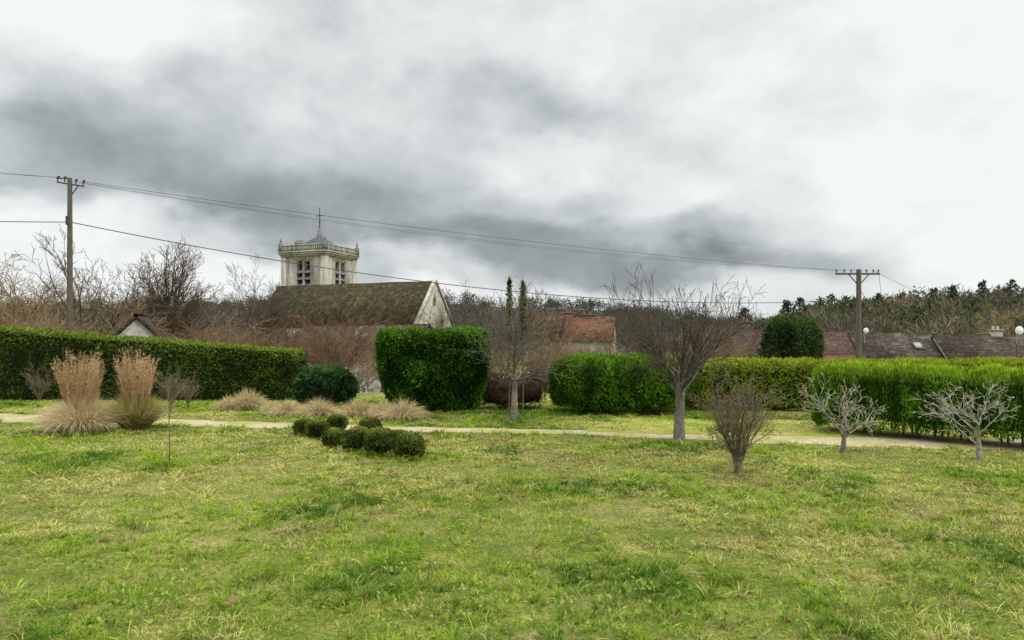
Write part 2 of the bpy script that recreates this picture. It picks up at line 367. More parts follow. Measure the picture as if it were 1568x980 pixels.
# ---------- hedges / clipped shrubs ----------
def rproj(q,h,r):
    inner=np.maximum(h-r,1e-4);c=np.clip(q,-inner,inner);d=(q-c)/r;n_=nrm(d);return c+n_*r,nrm(n_/r)
def cubepts(n,h):
    a=np.array([h[1]*h[2],h[1]*h[2],h[0]*h[2],h[0]*h[2],h[0]*h[1]]);a=a/a.sum()
    f=rng.choice(5,n,p=a);q=rng.uniform(-1,1,(n,3))*h
    for i,(ax,s) in enumerate([(0,-1),(0,1),(1,-1),(1,1),(2,1)]): q[f==i,ax]=s*h[ax]
    return q
def foliage(name,loc,h,r,n,leaf,cd_,cl,rot=0,warp=None,up=.2,amp=.12,freq=2.5,out=.5,spread=.8,core=M_core,stems=None,cnoise=1.6,tipy=None,scol=.5,fz=1.0,thin=None):
    h=np.array(h,float);r=np.array(r if hasattr(r,'__len__') else (r,)*3,float);r=np.minimum(r,h)
    sd=int(rng.integers(1000))
    q=cubepts(n,h);p,nn=rproj(q,h,r)
    fs=np.array([freq,freq,freq*fz])
    dn=fbm(p*fs+50,sd,3);p=p+nn*((dn-.5)*2*amp)[:,None]-nn*(rng.random(n)**2*.10*min(1,h[2]))[:,None]
    sh=np.clip((dn-.5)*cnoise+.45+(fbm(p*[7,7,7*fz],sd+5,2)-.5)*1.6+rng.normal(0,.2,n),0,1)
    col=mixc(cd_,cl,sh)
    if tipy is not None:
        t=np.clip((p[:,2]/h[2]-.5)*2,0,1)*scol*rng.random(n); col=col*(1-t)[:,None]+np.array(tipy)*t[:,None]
    if thin is not None:
        kk=rng.random(n)<thin(p,h); p,nn,col=p[kk],nn[kk],col[kk]
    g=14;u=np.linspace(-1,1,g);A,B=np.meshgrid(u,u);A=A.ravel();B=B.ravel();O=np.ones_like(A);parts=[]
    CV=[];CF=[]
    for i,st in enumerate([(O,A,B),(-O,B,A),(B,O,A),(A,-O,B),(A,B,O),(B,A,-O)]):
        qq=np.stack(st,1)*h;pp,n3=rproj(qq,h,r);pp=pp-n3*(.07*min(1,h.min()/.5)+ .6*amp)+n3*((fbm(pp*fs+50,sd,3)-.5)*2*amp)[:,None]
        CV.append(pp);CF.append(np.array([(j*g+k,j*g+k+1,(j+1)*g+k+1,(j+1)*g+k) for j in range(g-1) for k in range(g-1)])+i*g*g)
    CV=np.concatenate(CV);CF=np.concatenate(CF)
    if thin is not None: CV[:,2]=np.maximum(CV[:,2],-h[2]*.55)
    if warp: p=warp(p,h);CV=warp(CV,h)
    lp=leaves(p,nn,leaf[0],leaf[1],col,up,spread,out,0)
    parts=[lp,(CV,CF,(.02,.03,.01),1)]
    if stems is not None: parts.append(tubes(stems,5,(.13,.10,.07),2))
    return mkobj(name,parts,[M_leaf,core,M_bark],loc=(loc[0],loc[1],loc[2]+h[2]),rot=rot)
x0,x1=-24.0,XD(451,21.3)
def wl(p,h):
    p=p.copy();t=(p[:,0]+h[0])/(2*h[0]);t=np.clip(t,0,1);wx=x0+t*(x1-x0)
    top=np.interp(wx,[-24,XD(0,21.3),x1],[2.75,2.24,1.56])+(vn(np.stack([wx*1.5,wx*0,wx*0],1),5)-.5)*.07;p[:,2]=(p[:,2]+h[2])*(top/(2*h[2]))-h[2];return p
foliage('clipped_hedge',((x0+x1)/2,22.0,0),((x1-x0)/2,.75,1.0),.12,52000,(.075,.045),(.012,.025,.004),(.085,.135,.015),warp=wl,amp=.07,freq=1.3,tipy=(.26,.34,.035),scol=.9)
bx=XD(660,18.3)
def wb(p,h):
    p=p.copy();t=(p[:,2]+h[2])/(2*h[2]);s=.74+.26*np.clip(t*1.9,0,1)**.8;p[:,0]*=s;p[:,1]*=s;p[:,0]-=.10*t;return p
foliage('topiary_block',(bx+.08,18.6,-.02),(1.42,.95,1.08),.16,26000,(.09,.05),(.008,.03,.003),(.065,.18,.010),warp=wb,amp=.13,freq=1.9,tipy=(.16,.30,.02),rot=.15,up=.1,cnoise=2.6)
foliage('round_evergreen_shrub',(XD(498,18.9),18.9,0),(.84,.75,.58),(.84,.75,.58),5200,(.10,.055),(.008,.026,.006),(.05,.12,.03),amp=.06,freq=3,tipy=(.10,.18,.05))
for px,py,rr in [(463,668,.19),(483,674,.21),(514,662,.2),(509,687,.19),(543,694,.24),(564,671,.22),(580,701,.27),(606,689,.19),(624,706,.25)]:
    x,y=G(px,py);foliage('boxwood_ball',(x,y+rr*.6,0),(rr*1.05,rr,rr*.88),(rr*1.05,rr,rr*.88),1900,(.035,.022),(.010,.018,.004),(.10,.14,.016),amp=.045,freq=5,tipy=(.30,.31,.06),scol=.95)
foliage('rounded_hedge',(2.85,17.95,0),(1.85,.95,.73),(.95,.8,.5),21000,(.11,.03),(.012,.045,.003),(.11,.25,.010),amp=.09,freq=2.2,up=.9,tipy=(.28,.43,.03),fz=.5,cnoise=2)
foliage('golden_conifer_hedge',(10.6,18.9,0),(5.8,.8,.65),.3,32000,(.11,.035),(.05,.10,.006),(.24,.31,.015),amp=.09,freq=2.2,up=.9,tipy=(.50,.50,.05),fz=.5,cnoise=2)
a=np.array([6.55,14.3]);b=np.array([12.6,8.8]);c=(a+b)/2;ln=np.linalg.norm(b-a)
st=[]
for i in range(60):
    sx=random.uniform(-ln/2,ln/2+.1);sy=random.uniform(-.45,.1);st.append((sx,sy,-.68,sx+random.uniform(-.06,.06),sy,0,.022,.015))
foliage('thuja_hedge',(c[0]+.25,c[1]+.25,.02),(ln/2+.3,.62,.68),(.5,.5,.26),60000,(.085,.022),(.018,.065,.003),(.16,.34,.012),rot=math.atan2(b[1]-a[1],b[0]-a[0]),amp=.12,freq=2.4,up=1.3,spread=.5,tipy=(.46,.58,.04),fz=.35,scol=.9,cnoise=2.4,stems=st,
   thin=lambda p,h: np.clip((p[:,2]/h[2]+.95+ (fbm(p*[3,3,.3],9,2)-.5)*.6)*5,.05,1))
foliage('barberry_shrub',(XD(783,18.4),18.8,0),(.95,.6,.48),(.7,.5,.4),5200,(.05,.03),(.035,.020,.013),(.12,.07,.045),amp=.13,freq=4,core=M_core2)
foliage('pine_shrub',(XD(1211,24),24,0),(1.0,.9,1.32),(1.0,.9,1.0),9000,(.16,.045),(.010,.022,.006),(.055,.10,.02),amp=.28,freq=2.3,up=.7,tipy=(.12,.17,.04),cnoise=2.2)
for px,tw,zb_,wx_ in ((780,425,1.75,.065),(801,431,1.9,.075)):
    zt=ZD(tw,17.0)
    def wc(p,h):
        p=p.copy();t=(p[:,2]+h[2])/(2*h[2]);s=np.interp(t,[0,.15,.6,.85,1],[.35,.9,.9,.8,.2]);p[:,0]*=s;p[:,1]*=s;return p
    foliage('cypress_tree',(XD(px,17.0),17.0,zb_),(wx_,wx_,(zt-zb_)/2),(wx_,wx_,.3),1300,(.085,.024),(.03,.05,.008),(.15,.21,.04),warp=wc,amp=.05,freq=5,up=1.2,spread=.6,stems=[(0,0,-(zt-zb_)/2-zb_,0,0,0,.022,.015)])
# ---------- bare trees ----------
def grow(S,p,d,Ln,r,lev,P):
    n=P['n'][lev];sg=Ln/n;pts=[(p,d,r)]
    w=P['wig'][lev];up=P['up'][lev];end=P['end'][lev]
    dr=(r-r*end)/n
    for i in range(n):
        d=(d[0]+random.gauss(0,w),d[1]+random.gauss(0,w),d[2]+random.gauss(0,w)+up)
        m=math.sqrt(d[0]**2+d[1]**2+d[2]**2);d=(d[0]/m,d[1]/m,d[2]/m)
        q=(p[0]+d[0]*sg,p[1]+d[1]*sg,p[2]+d[2]*sg);r2=max(r-dr,P['rmin'])
        S.append((*p,*q,max(r,P['rmin']),r2));p=q;r=r2;pts.append((p,d,r))
    if lev+1<len(P['n']):
        k=P['kids'][lev]
        for j in range(k):
            t=P['t0'][lev]+(1-P['t0'][lev])*((j+random.random())/k)
            f=t*n;i=min(int(f),n-1);f-=i
            p0,d0,r0=pts[i];p1,d1,r1=pts[i+1]
            q=tuple(p0[a]*(1-f)+p1[a]*f for a in range(3));rr=r0*(1-f)+r1*f
            an=math.radians(random.gauss(P['ang'][lev],P['ang'][lev]*.22));ph=(j*2.4+random.random())
            dv=Vector(d1);pe=dv.orthogonal().normalized();pe2=dv.cross(pe)
            nd=dv*math.cos(an)+(pe*math.cos(ph)+pe2*math.sin(ph))*math.sin(an)
            grow(S,q,tuple(nd),Ln*P['lr'][lev]*random.uniform(.7,1.15)*(1.15-.35*t),max(rr*P['rr'][lev],P['rmin']),lev+1,P)
def treemesh(name,P,L0,r0,width,height,col,tcol=None,lean=(0,0,1),flare=1.25,pct=99.9):
    S=[];grow(S,(0,0,0),lean,L0,r0,0,P);S=np.array(S)
    zs=S[:,[2,5]];top=np.percentile(zs,pct);S[:,[2,5]]*=height/top
    ww=np.percentile(np.abs(S[:,[0,3]]),98.5);f=(width/2)/ww
    g=np.clip(S[:,[2,5]]/ (L0*height/top*.9),0,1)
    S[:,[0,1]]*=(1+(f-1)*g[:,0:1]);S[:,[3,4]]*=(1+(f-1)*g[:,1:2])
    S[:,[2,5]]=np.maximum(S[:,[2,5]],0.0)
    parts=[]
    rr=S[:,6].copy();big=rr>r0*.3
    S[0,6]*=flare
    col=np.array(col);tcol=np.array(col if tcol is None else tcol)
    t=np.clip(1-rr/(r0*.35),0,1);C=mixc(col,tcol,t)*rng.uniform(.75,1.25,(len(S),1))
    if big.any(): parts.append(tubes(S[big],7,C[big]))
    parts.append(tubes(S[~big],3,C[~big]))
    return mkmesh(name,parts,[M_bark])
x,y=G(1040,672)
P1=dict(n=[3,8,6,4,2],wig=[.03,.05,.07,.09,.1],up=[0,.035,.03,.02,.01],end=[.85,.22,.35,.5,.6],kids=[17,10,5,2],t0=[.66,.12,.15,.2],ang=[52,33,34,36],lr=[1.75,.46,.5,.6],rr=[.38,.5,.6,.7],rmin=.0034)
mkobj('ornamental_bare_tree',treemesh('t',P1,1.05,.10,3.05,3.05,(.16,.145,.11),(.09,.07,.048),pct=99),None,loc=(x,y,-.02),rot=.6)
x,y=G(787,643)
P2=dict(n=[6,6,4,3],wig=[.03,.07,.09,.1],up=[0,.07,.04,.03],end=[.35,.3,.4,.5],kids=[26,9,4],t0=[.42,.15,.2],ang=[52,38,38],lr=[.62,.5,.55],rr=[.42,.55,.6],rmin=.0045)
mkobj('ornamental_bare_tree',treemesh('t',P2,2.3,.09,2.1,3.15,(.20,.185,.14),(.15,.125,.09),pct=99.5),None,loc=(x,y,-.02))
P3=dict(n=[1,6,5,3,2],wig=[.02,.08,.1,.12,.12],up=[0,.05,.02,.01,.0],end=[.9,.35,.4,.5,.5],kids=[15,8,5,3],t0=[.1,.12,.2,.2],ang=[34,34,40,42],lr=[4.2,.5,.5,.5],rr=[.36,.5,.6,.7],rmin=.0025)
x,y=G(1130,725);mkobj('bare_shrub',treemesh('t',P3,.3,.05,1.12,1.45,(.15,.125,.08),(.19,.15,.095),pct=99.3),None,loc=(x,y,0))
P4=dict(n=[2,6,4,3,2],wig=[.08,.14,.16,.16,.15],up=[0,.08,.08,.06,.04],end=[.75,.35,.45,.5,.6],kids=[7,6,4,2],t0=[.4,.3,.35,.3],ang=[48,40,42,38],lr=[1.8,.48,.5,.55],rr=[.46,.58,.62,.68],rmin=.0032)
x,y=G(1290,694);mkobj('lichened_shrub',treemesh('t',P4,.42,.042,1.38,1.36,(.24,.22,.165),(.40,.38,.28)),None,loc=(x,y,0))
x,y=G(1500,705);mkobj('lichened_shrub',treemesh('t',P4,.38,.040,1.38,1.3,(.27,.25,.20),(.47,.45,.36)),None,loc=(x,y,0),rot=1)
P5=dict(n=[6,4,3],wig=[.05,.1,.1],up=[.02,.05,.05],end=[.4,.5,.5],kids=[8,2],t0=[.35,.3],ang=[28,35],lr=[.3,.5],rr=[.5,.6],rmin=.0025)
x,y=G(259,712);mkobj('young_sapling',treemesh('t',P5,1.7,.011,.5,1.5,(.18,.13,.09),lean=(.1,0,1)),None,loc=(x,y,0))
PS=dict(n=[1,5,3,3],wig=[.02,.08,.12,.12],up=[0,.05,.03,.02],end=[.9,.4,.5,.5],kids=[14,6,4],t0=[.1,.2,.2],ang=[26,32,35],lr=[4,.45,.5],rr=[.4,.6,.7],rmin=.004)
sm=treemesh('t',PS,.25,.03,1.3,1.4,(.16,.13,.08),(.22,.19,.11))
for px,py,s in [(70,612,.95),(30,606,.7),(262,634,.9),(0,612,1.15),(-30,610,1.2),(690,606,.6),(288,628,.8),(60,616,.8)]:
    x,y=G(px,py);mkobj('garden_shrub_bare',sm,None,loc=(x,y,0),rot=random.random()*6,scale=(s*.8,s*.8,s))
def proto(P,w,col,tc,r=.03,L0=.55): return treemesh('bare_tree_mesh',P,L0,r,w,1.0,col,tc)
PB=dict(n=[6,6,4,3,2],wig=[.03,.06,.09,.1,.1],up=[0,.07,.05,.03,.02],end=[.4,.3,.4,.5,.6],kids=[14,7,4,2],t0=[.3,.2,.2,.2],ang=[34,32,34,36],lr=[.6,.5,.5,.55],rr=[.45,.55,.6,.7],rmin=.0010)
PF=dict(PB,ang=[22,20,24,26],kids=[24,9,4,2],up=[0,.12,.08,.04,.02],t0=[.2,.2,.2,.2]);PT=dict(PB,kids=[10,5,4,2],t0=[.35,.3,.3,.3],lr=[.5,.5,.5,.5])
PR=dict(PB,n=[2,5,4,3,2],kids=[14,8,5,3],t0=[.5,.2,.2,.2],ang=[42,34,36,38],lr=[1.6,.5,.55,.55],rmin=.0016)
grey=((.09,.072,.055),(.12,.092,.065));tan=((.15,.115,.07),(.29,.205,.115));red=((.10,.068,.048),(.20,.115,.07))
p_up=proto(PF,.42,*grey,L0=.7);p_wide=proto(PB,.7,*grey);p_tan=proto(PB,.75,*tan);p_thin=proto(PT,.5,*grey,r=.02)
p_red=proto(PR,1.15,*red,L0=.25);p_shr=proto(PR,1.1,*tan,L0=.25)
def bt(nm,me,px,pytop,Yd,s=1.0):
    z0=float(gz(Yd))-.1;h=ZD(pytop,Yd)-z0;mkobj(nm,me,None,loc=(XD(px,Yd),Yd,z0),rot=random.random()*6.28,scale=(h*s,h*s,h))
for px,t,Yd,me,s in [(255,368,50,p_up,1.25),(400,386,52,p_thin,.8),(135,345,40,p_thin,1.0),(172,395,46,p_thin,1),(15,390,42,p_tan,1),(60,405,48,p_tan,.9),(100,420,38,p_tan,.8),
  (-60,400,40,p_tan,1),(325,445,55,p_tan,.9),(-5,420,55,p_wide,.9),(708,425,60,p_thin,.9),(830,430,45,p_thin,.9),(745,455,55,p_wide,.8),(960,455,60,p_wide,.8),
  (690,470,40,p_wide,.9),(1540,462,90,p_tan,1),(1180,482,80,p_wide,.9),(1000,470,70,p_wide,.8),(880,465,75,p_wide,.7),(412,430,60,p_up,1.0),(1650,450,80,p_tan,1),(215,425,62,p_wide,.8),
  (30,430,45,p_tan,1),(165,430,44,p_tan,1)]:
    bt('bare_tree',me,px,t,Yd,s)
for px,t,Yd,me,s in [(520,458,34,p_red,.9),(585,525,29,p_up,1.5),(470,490,36,p_red,.9),(330,490,30,p_red,.8),(300,485,38,p_shr,.9),(380,500,32,p_shr,.8),(425,505,30,p_red,.8),(870,500,30,p_shr,.9),(905,520,28,p_red,.8),(835,505,33,p_red,.9),
   (930,525,30,p_shr,.9),(1100,490,32,p_shr,.7),(760,520,30,p_red,.8),(180,495,36,p_shr,.8),(120,480,32,p_shr,.8),(40,470,33,p_shr,.8),(545,500,40,p_shr,.9),(-40,480,33,p_red,.8),(1060,515,30,p_red,.8),(640,540,27,p_red,.8),(860,545,26,p_red,.9),(1500,500,75,p_shr,1),(275,490,40,p_shr,.9),(0,470,37,p_shr,.9),
   (185,505,27.5,p_shr,.8),(245,505,27.5,p_red,.8)]:
    bt('bare_shrub',me,px,t,Yd,s)
# ---------- ornamental grasses ----------
def clump(name,px,py,rad,h,n,c1,c2,plume=0,ph=1.5,pc=((.46,.29,.15),(.72,.52,.31)),dr=.62,w=.008,pr=.2,bot=.6):
    x,y=G(px,py)
    a=rng.uniform(0,6.283,n);u=rng.random(n)**.7;rr=rad*.55*u;P=np.stack([np.cos(a)*rr,np.sin(a)*rr,rr*0],1)
    la=u*rad/h*1.0;lean=np.stack([np.cos(a)*la,np.sin(a)*la,np.ones(n)],1)+rng.normal(0,.14,(n,3))*[1,1,0]
    col=mixc(c1,c2,rng.random(n))*rng.uniform(.6,1.2,(n,1))
    LL=h*rng.uniform(.45,1.15,n)
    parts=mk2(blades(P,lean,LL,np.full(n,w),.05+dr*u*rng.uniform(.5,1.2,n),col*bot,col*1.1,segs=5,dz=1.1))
    if plume:
        a=rng.uniform(0,6.283,plume);uu=np.sqrt(rng.random(plume));la=pr*uu
        d=nrm(np.stack([np.cos(a)*la,np.sin(a)*la,np.ones(plume)],1));Ls=ph*rng.uniform(.78,1.05,plume)*(1.03-.17*uu**2)
        b=np.stack([np.cos(a),np.sin(a),a*0],1)*rad*.22
        st=np.concatenate([b,b+d*Ls[:,None],np.full((plume,1),.003),np.full((plume,1),.002)],1)
        parts.append(tubes(st,3,(.45,.33,.18)))
        k=80;t=rng.uniform(.50,1,(plume,k));pw=rng.uniform(-.10,.10,(plume,1,2))
        Pp=b[:,None]+d[:,None]*(Ls[:,None]*t)[...,None];Pp[:,:,:2]+=pw*((t-.5)**2*4)[...,None];Pp=Pp.reshape(-1,3)+rng.normal(0,.010,(plume*k,3))
        dd=np.repeat(d,k,0)+rng.normal(0,.34,(plume*k,3));m=len(Pp)
        cp=mixc(pc[0],pc[1],rng.random(m))*rng.uniform(.6,1.2,(m,1))*np.repeat(rng.uniform(.7,1.15,plume),k)[:,None]
        parts+=mk2(blades(Pp,dd,np.full(m,.075)*(1.2-t.ravel()*.5),np.full(m,.007),np.full(m,.4),cp))
    mkobj(name,parts,[M_dry],loc=(x,y,0))
straw=((.50,.40,.21),(.78,.66,.42))
clump('plumed_ornamental_grass',124,662,.60,.92,7500,*straw,plume=110,ph=1.70,pr=.25,bot=.8)
clump('plumed_ornamental_grass',209,658,.40,.92,5600,(.22,.22,.06),(.56,.48,.20),plume=100,ph=1.70,dr=.45,pr=.24,bot=.7)
for px,py,r,h in [(380,628,.34,.70),(350,628,.22,.45),(440,636,.38,.48),(487,638,.44,.56),(418,634,.22,.4),(548,638,.44,.54),(615,643,.48,.62),(588,641,.3,.5)]:
    clump('tufted_sedge',px,py,r,h,1900,(.42,.34,.16),(.74,.62,.36),dr=.75,w=.010,bot=.7)
# ---------- buildings ----------
def slab(c,th):
    c=[Vector(v) for v in c];n=(c[1]-c[0]).cross(c[3]-c[0]).normalized()*th
    V=[tuple(v) for v in c]+[tuple(v+n) for v in c];return (V,[(3,2,1,0),(4,5,6,7),(0,1,5,4),(1,2,6,5),(2,3,7,6),(3,0,4,7)],(.5,.5,.5),0)
def gable(name,par,L_,D_,ev,rd,base,rm,wm,x0=0,y0=0,ov=.3,th=.14):
    xa,xb=x0,x0+L_;ya,yb=y0,y0+D_;ym=(ya+yb)/2
    V=[(x,yy,z) for x in (xa,xb) for yy,z in ((ya,base),(yb,base),(yb,ev),(ym,rd-.02),(ya,ev))]
    Fq=[(0,5,9,4),(1,2,7,6),(0,1,6,5),(4,9,8,3),(3,8,7,2)]
    me=mkobj('walls' if not name else name+'_walls',[(V,Fq,(.5,.5,.5),0),(V,[(0,4,3,2,1),(5,6,7,8,9)],(.5,.5,.5),0)],[wm],parent=par)
    sl=(rd-ev)/(ym-ya);o=ov
    A=[(xa-o,ya-o,ev-o*sl+.03),(xb+o,ya-o,ev-o*sl+.03),(xb+o,ym,rd+.03),(xa-o,ym,rd+.03)]
    B=[(xb+o,yb+o,ev-o*sl+.03),(xa-o,yb+o,ev-o*sl+.03),(xa-o,ym,rd+.03),(xb+o,ym,rd+.03)]
    k=24;rs=[];
    for i in range(k):
        s0=xa-o+(xb-xa+2*o)*i/k;s1=xa-o+(xb-xa+2*o)*(i+1)/k;zz=rd+.11+.05*math.sin(i*.9+L_)*.5
        rs.append((s0,ym,zz,s1,ym,zz,.13,.115))
    mkobj((name+'_' if name else '')+'roof',[slab(A,th),slab(B,th),tubes(rs,6,(.3,.2,.1))],[rm],parent=par)
    return me
def house(name,pa,ya,pb,yb,D_,py_e,py_r,rm,wm,chim=(),skyl=(),win=()):
    a=Vector((XD(pa,ya),ya));b=Vector((XD(pb,yb),yb));v=b-a;L_=v.length;rot=math.atan2(v.y,v.x);ym=(ya+yb)/2
    bz=float(gz(ym));ev=ZD(py_e,ym)-bz;rd=ZD(py_r,ym+D_/2)-bz
    e=empty(name,(a.x,a.y,bz),rot);gable('',e,L_,D_,ev,rd,-.3,rm,wm,ov=.12)
    sl=(rd-ev)/(D_/2)
    for t,w,hh,mm in chim:
        x=t*L_;mkobj('chimney',[box(x-w/2,x+w/2,D_/2-.35,D_/2+.35,rd-.6,rd+hh),box(x-w/2-.06,x+w/2+.06,D_/2-.41,D_/2+.41,rd+hh,rd+hh+.12),
            lathe([(.12,rd+hh+.12),(.1,rd+hh+.45),(.0,rd+hh+.45)],8,x-w/5,D_/2,(.5,.3,.2)),lathe([(.12,rd+hh+.12),(.1,rd+hh+.4),(.0,rd+hh+.4)],8,x+w/5,D_/2,(.5,.3,.2))],[mm],parent=e)
    for t,u,w,hh in skyl:
        x=t*L_;y1=u*D_/2;y2=y1+hh*math.cos(math.atan(sl));f=lambda yy,k:ev+yy*sl+.03+.15*math.sqrt(1+sl*sl)+k
        mkobj('skylight_frame',[slab([(x-w/2-.08,y1-.08,f(y1-.08,.01)),(x+w/2+.08,y1-.08,f(y1-.08,.01)),(x+w/2+.08,y2+.08,f(y2+.08,.01)),(x-w/2-.08,y2+.08,f(y2+.08,.01))],.08)],[M_metal],parent=e)
        mkobj('skylight_pane',[slab([(x-w/2,y1,f(y1,.12)),(x+w/2,y1,f(y1,.12)),(x+w/2,y2,f(y2,.12)),(x-w/2,y2,f(y2,.12))],.03)],[M_sky],parent=e)
    mkobj('gutter',[tubes([(-.1,-.2,ev-.05,L_+.1,-.2,ev-.05,.07,.07),(L_-.2,-.12,ev-.05,L_-.2,-.12,0,.05,.05)],6,(.3,.3,.3))],[M_metal],parent=e)
    for t,z,w,hh in win:
        x=t*L_
        mkobj('window',[box(x-w/2,x+w/2,-.03,.05,z,z+hh,m=0)],[M_glass],parent=e)
        mkobj('window_frame',[box(x-w/2-.1,x-w/2,-.07,.05,z-.1,z+hh+.1),box(x+w/2,x+w/2+.1,-.07,.05,z-.1,z+hh+.1),box(x-w/2,x+w/2,-.07,.05,z+hh,z+hh+.1),box(x-w/2,x+w/2,-.07,.05,z-.1,z),box(x-.03,x+.03,-.06,.05,z,z+hh)],[M_wht],parent=e)
        mkobj('shutters',[box(x-w-.12,x-w/2-.12,-.06,-.01,z,z+hh),box(x+w/2+.12,x+w+.12,-.06,-.01,z,z+hh)],[M_louv],parent=e)
    return e
W2=[(.2,1.0,1,1.3),(.45,1.0,1,1.3),(.75,1.0,1,1.3)]
house('row_house',1146,62,1321,61,8,556,510,R_russet,M_white,chim=[(.05,.9,.4,M_brick)],win=W2)
house('row_house',1325,60.5,1457,59.5,8,560,513,R_brown2,M_white,skyl=[(.74,.45,.6,.8)],win=W2)
house('row_house',1462,58.5,1640,57,8,564,515,R_brown,M_white,chim=[(.57,.9,.5,M_plaster)],win=W2)
house('outbuilding',1262,50,1335,49.5,4,560,548,R_red,M_plaster)
house('village_house',862,70,938,69,8,521,487,R_red,M_plaster,chim=[(.42,1.7,.25,M_brick),(.02,1.0,.5,M_brick)],win=W2)
house('village_house',806,76,866,75,8,520,479,R_russet,M_plaster,chim=[(.75,.8,.3,M_brick)],win=W2)
house('village_house',1062,55,1160,54,7,547,500,R_brown,M_plaster,chim=[(.9,.7,.3,M_brick)],win=W2)
house('village_house',415,54,606,47,7,543,502,R_brown2,M_white,win=W2)
house('village_house',1015,66,1080,66,7,536,512,R_brown,M_plaster,win=W2)
def gh(px,Yd,pe,pr,rot,D_=4.2,L_=7):
    z=float(gz(Yd));a=empty('village_house',(XD(px,Yd),Yd,z),rot);gable('',a,L_,D_,ZD(pe,Yd)-z,ZD(pr,Yd)-z,-.3,R_brown,M_white,ov=.15)
gh(243,33,520,488,math.radians(112),D_=1.9,L_=3);gh(352,58,530,503,math.radians(60))
def dish(par,x,y,z,r):
    pr=[(r*t,-.25*r*(1-t*t)) for t in np.linspace(0.01,1,7)]
    V,Fc,c,m=lathe(pr,20,0,0,(.8,.8,.8));V=np.array(V);V=np.stack([V[:,0],V[:,2],V[:,1]],1)+[x,y,z]
    mkobj('dish',[(V,Fc,c,m),tubes([(x,y-.02,z,x,y+.3,z-.1,.03,.03),(x,y+.3,z-.1,x,y+.3,z-1.0,.03,.03),(x,y-.2,z-r,x,y-.55,z,.015,.015)],6,(.8,.8,.8))],[M_wht],parent=par,smooth=True)
a=empty('satellite_dish',(XD(1326,56),56,0));dish(a,0,0,ZD(506,56),.22)
mkobj('mast',[tubes([(0,.3,float(gz(56)),0,.3,ZD(506,56),.03,.03)],6,(.5,.5,.5))],[M_metal],parent=a)
a=empty('satellite_dish',(XD(1561,52),52,0));dish(a,0,0,ZD(506,52),.33)
mkobj('mast',[tubes([(0,.3,float(gz(52)),0,.3,ZD(494,52),.03,.03)],6,(.5,.5,.5))],[M_metal],parent=a)
# ---------- church ----------
ch=empty('church',(-11.76,105,-4),math.atan2(-.37,.93))
nav=gable('nave',ch,30,12,7.4,14.34,-.3,R_church,M_stone,x0=-30,y0=-6,ov=.12,th=.2)
def arch(w,h,k=8):
    return [(-w/2,0),(w/2,0),(w/2,h-w/2)]+[(w/2*math.cos(t),h-w/2+w/2*math.sin(t)) for t in np.linspace(0,math.pi,k+1)[1:-1]]+[(-w/2,h-w/2)]
def archmesh(name,w,h,cx,cy,cz,axis,dep):
    pts=arch(w,h);n=len(pts);me=bpy.data.meshes.new(name);V=[]
    for s in (-dep,dep):
        for a_,b_ in pts: V.append((cx+a_,cy+s,cz+b_) if axis=='y' else (cx+s,cy+a_,cz+b_))
    Fc=[tuple(range(n)),tuple(range(2*n-1,n-1,-1))]+[(i,i+n,(i+1)%n+n,(i+1)%n) for i in range(n)]
    me.from_pydata(V,[],Fc);me.update()
    bm=bmesh.new();bm.from_mesh(me);bmesh.ops.recalc_face_normals(bm,faces=bm.faces);bm.to_mesh(me);bm.free()
    return me
def cut(obj,meshes):
    bm=bmesh.new();bm.from_mesh(obj.data);bmesh.ops.remove_doubles(bm,verts=bm.verts,dist=1e-4);bmesh.ops.recalc_face_normals(bm,faces=bm.faces);bm.to_mesh(obj.data);bm.free()
    tmp=[]
    for m in meshes:
        o=bpy.data.objects.new('cutter',m);sc.collection.objects.link(o);o.parent=obj.parent;tmp.append(o)
        md=obj.modifiers.new('b','BOOLEAN');md.operation='DIFFERENCE';md.object=o;md.solver='EXACT'
    bpy.context.view_layer.update();dg=bpy.context.evaluated_depsgraph_get()
    nm=bpy.data.meshes.new_from_object(obj.evaluated_get(dg));obj.modifiers.clear();obj.data=nm
    for o in tmp: bpy.data.objects.remove(o)
cut(nav,[archmesh('c',1.1,2.6,0,2.2,6.0,'x',.5),archmesh('c',.7,1.3,0,-.3,10.6,'x',.5)])
mkobj('nave_window_glass',[box(-.45,-.40,1.6,2.8,6,8.6),box(-.45,-.40,-.7,.1,10.5,12)],[M_dark],parent=ch)
mkobj('gable_coping',[slab([(-.35,-6.3,7.25),(.2,-6.3,7.25),(.2,0,14.55),(-.35,0,14.55)],.3),slab([(.2,6.3,7.25),(-.35,6.3,7.25),(-.35,0,14.55),(.2,0,14.55)],.3)],[M_stone],parent=ch)
tx1=-27.1;tx0=tx1-9.3;ty0=8.6;ty1=ty0+9.3;tc_=((tx0+tx1)/2,(ty0+ty1)/2)
tw=mkobj('tower_walls',[box(tx0,tx1,ty0,ty1,-.3,21.3)],[M_stone],parent=ch)
cuts=[];mx_,my_=tc_
for s in (-.85,.85):
    cuts.append(archmesh('c',1.15,5.0,mx_+s,ty0,14.8,'y',1.1));cuts.append(archmesh('c',1.15,5.0,tx1,my_+s,14.8,'x',1.1))
cut(tw,cuts)
parts=[];dk=[]
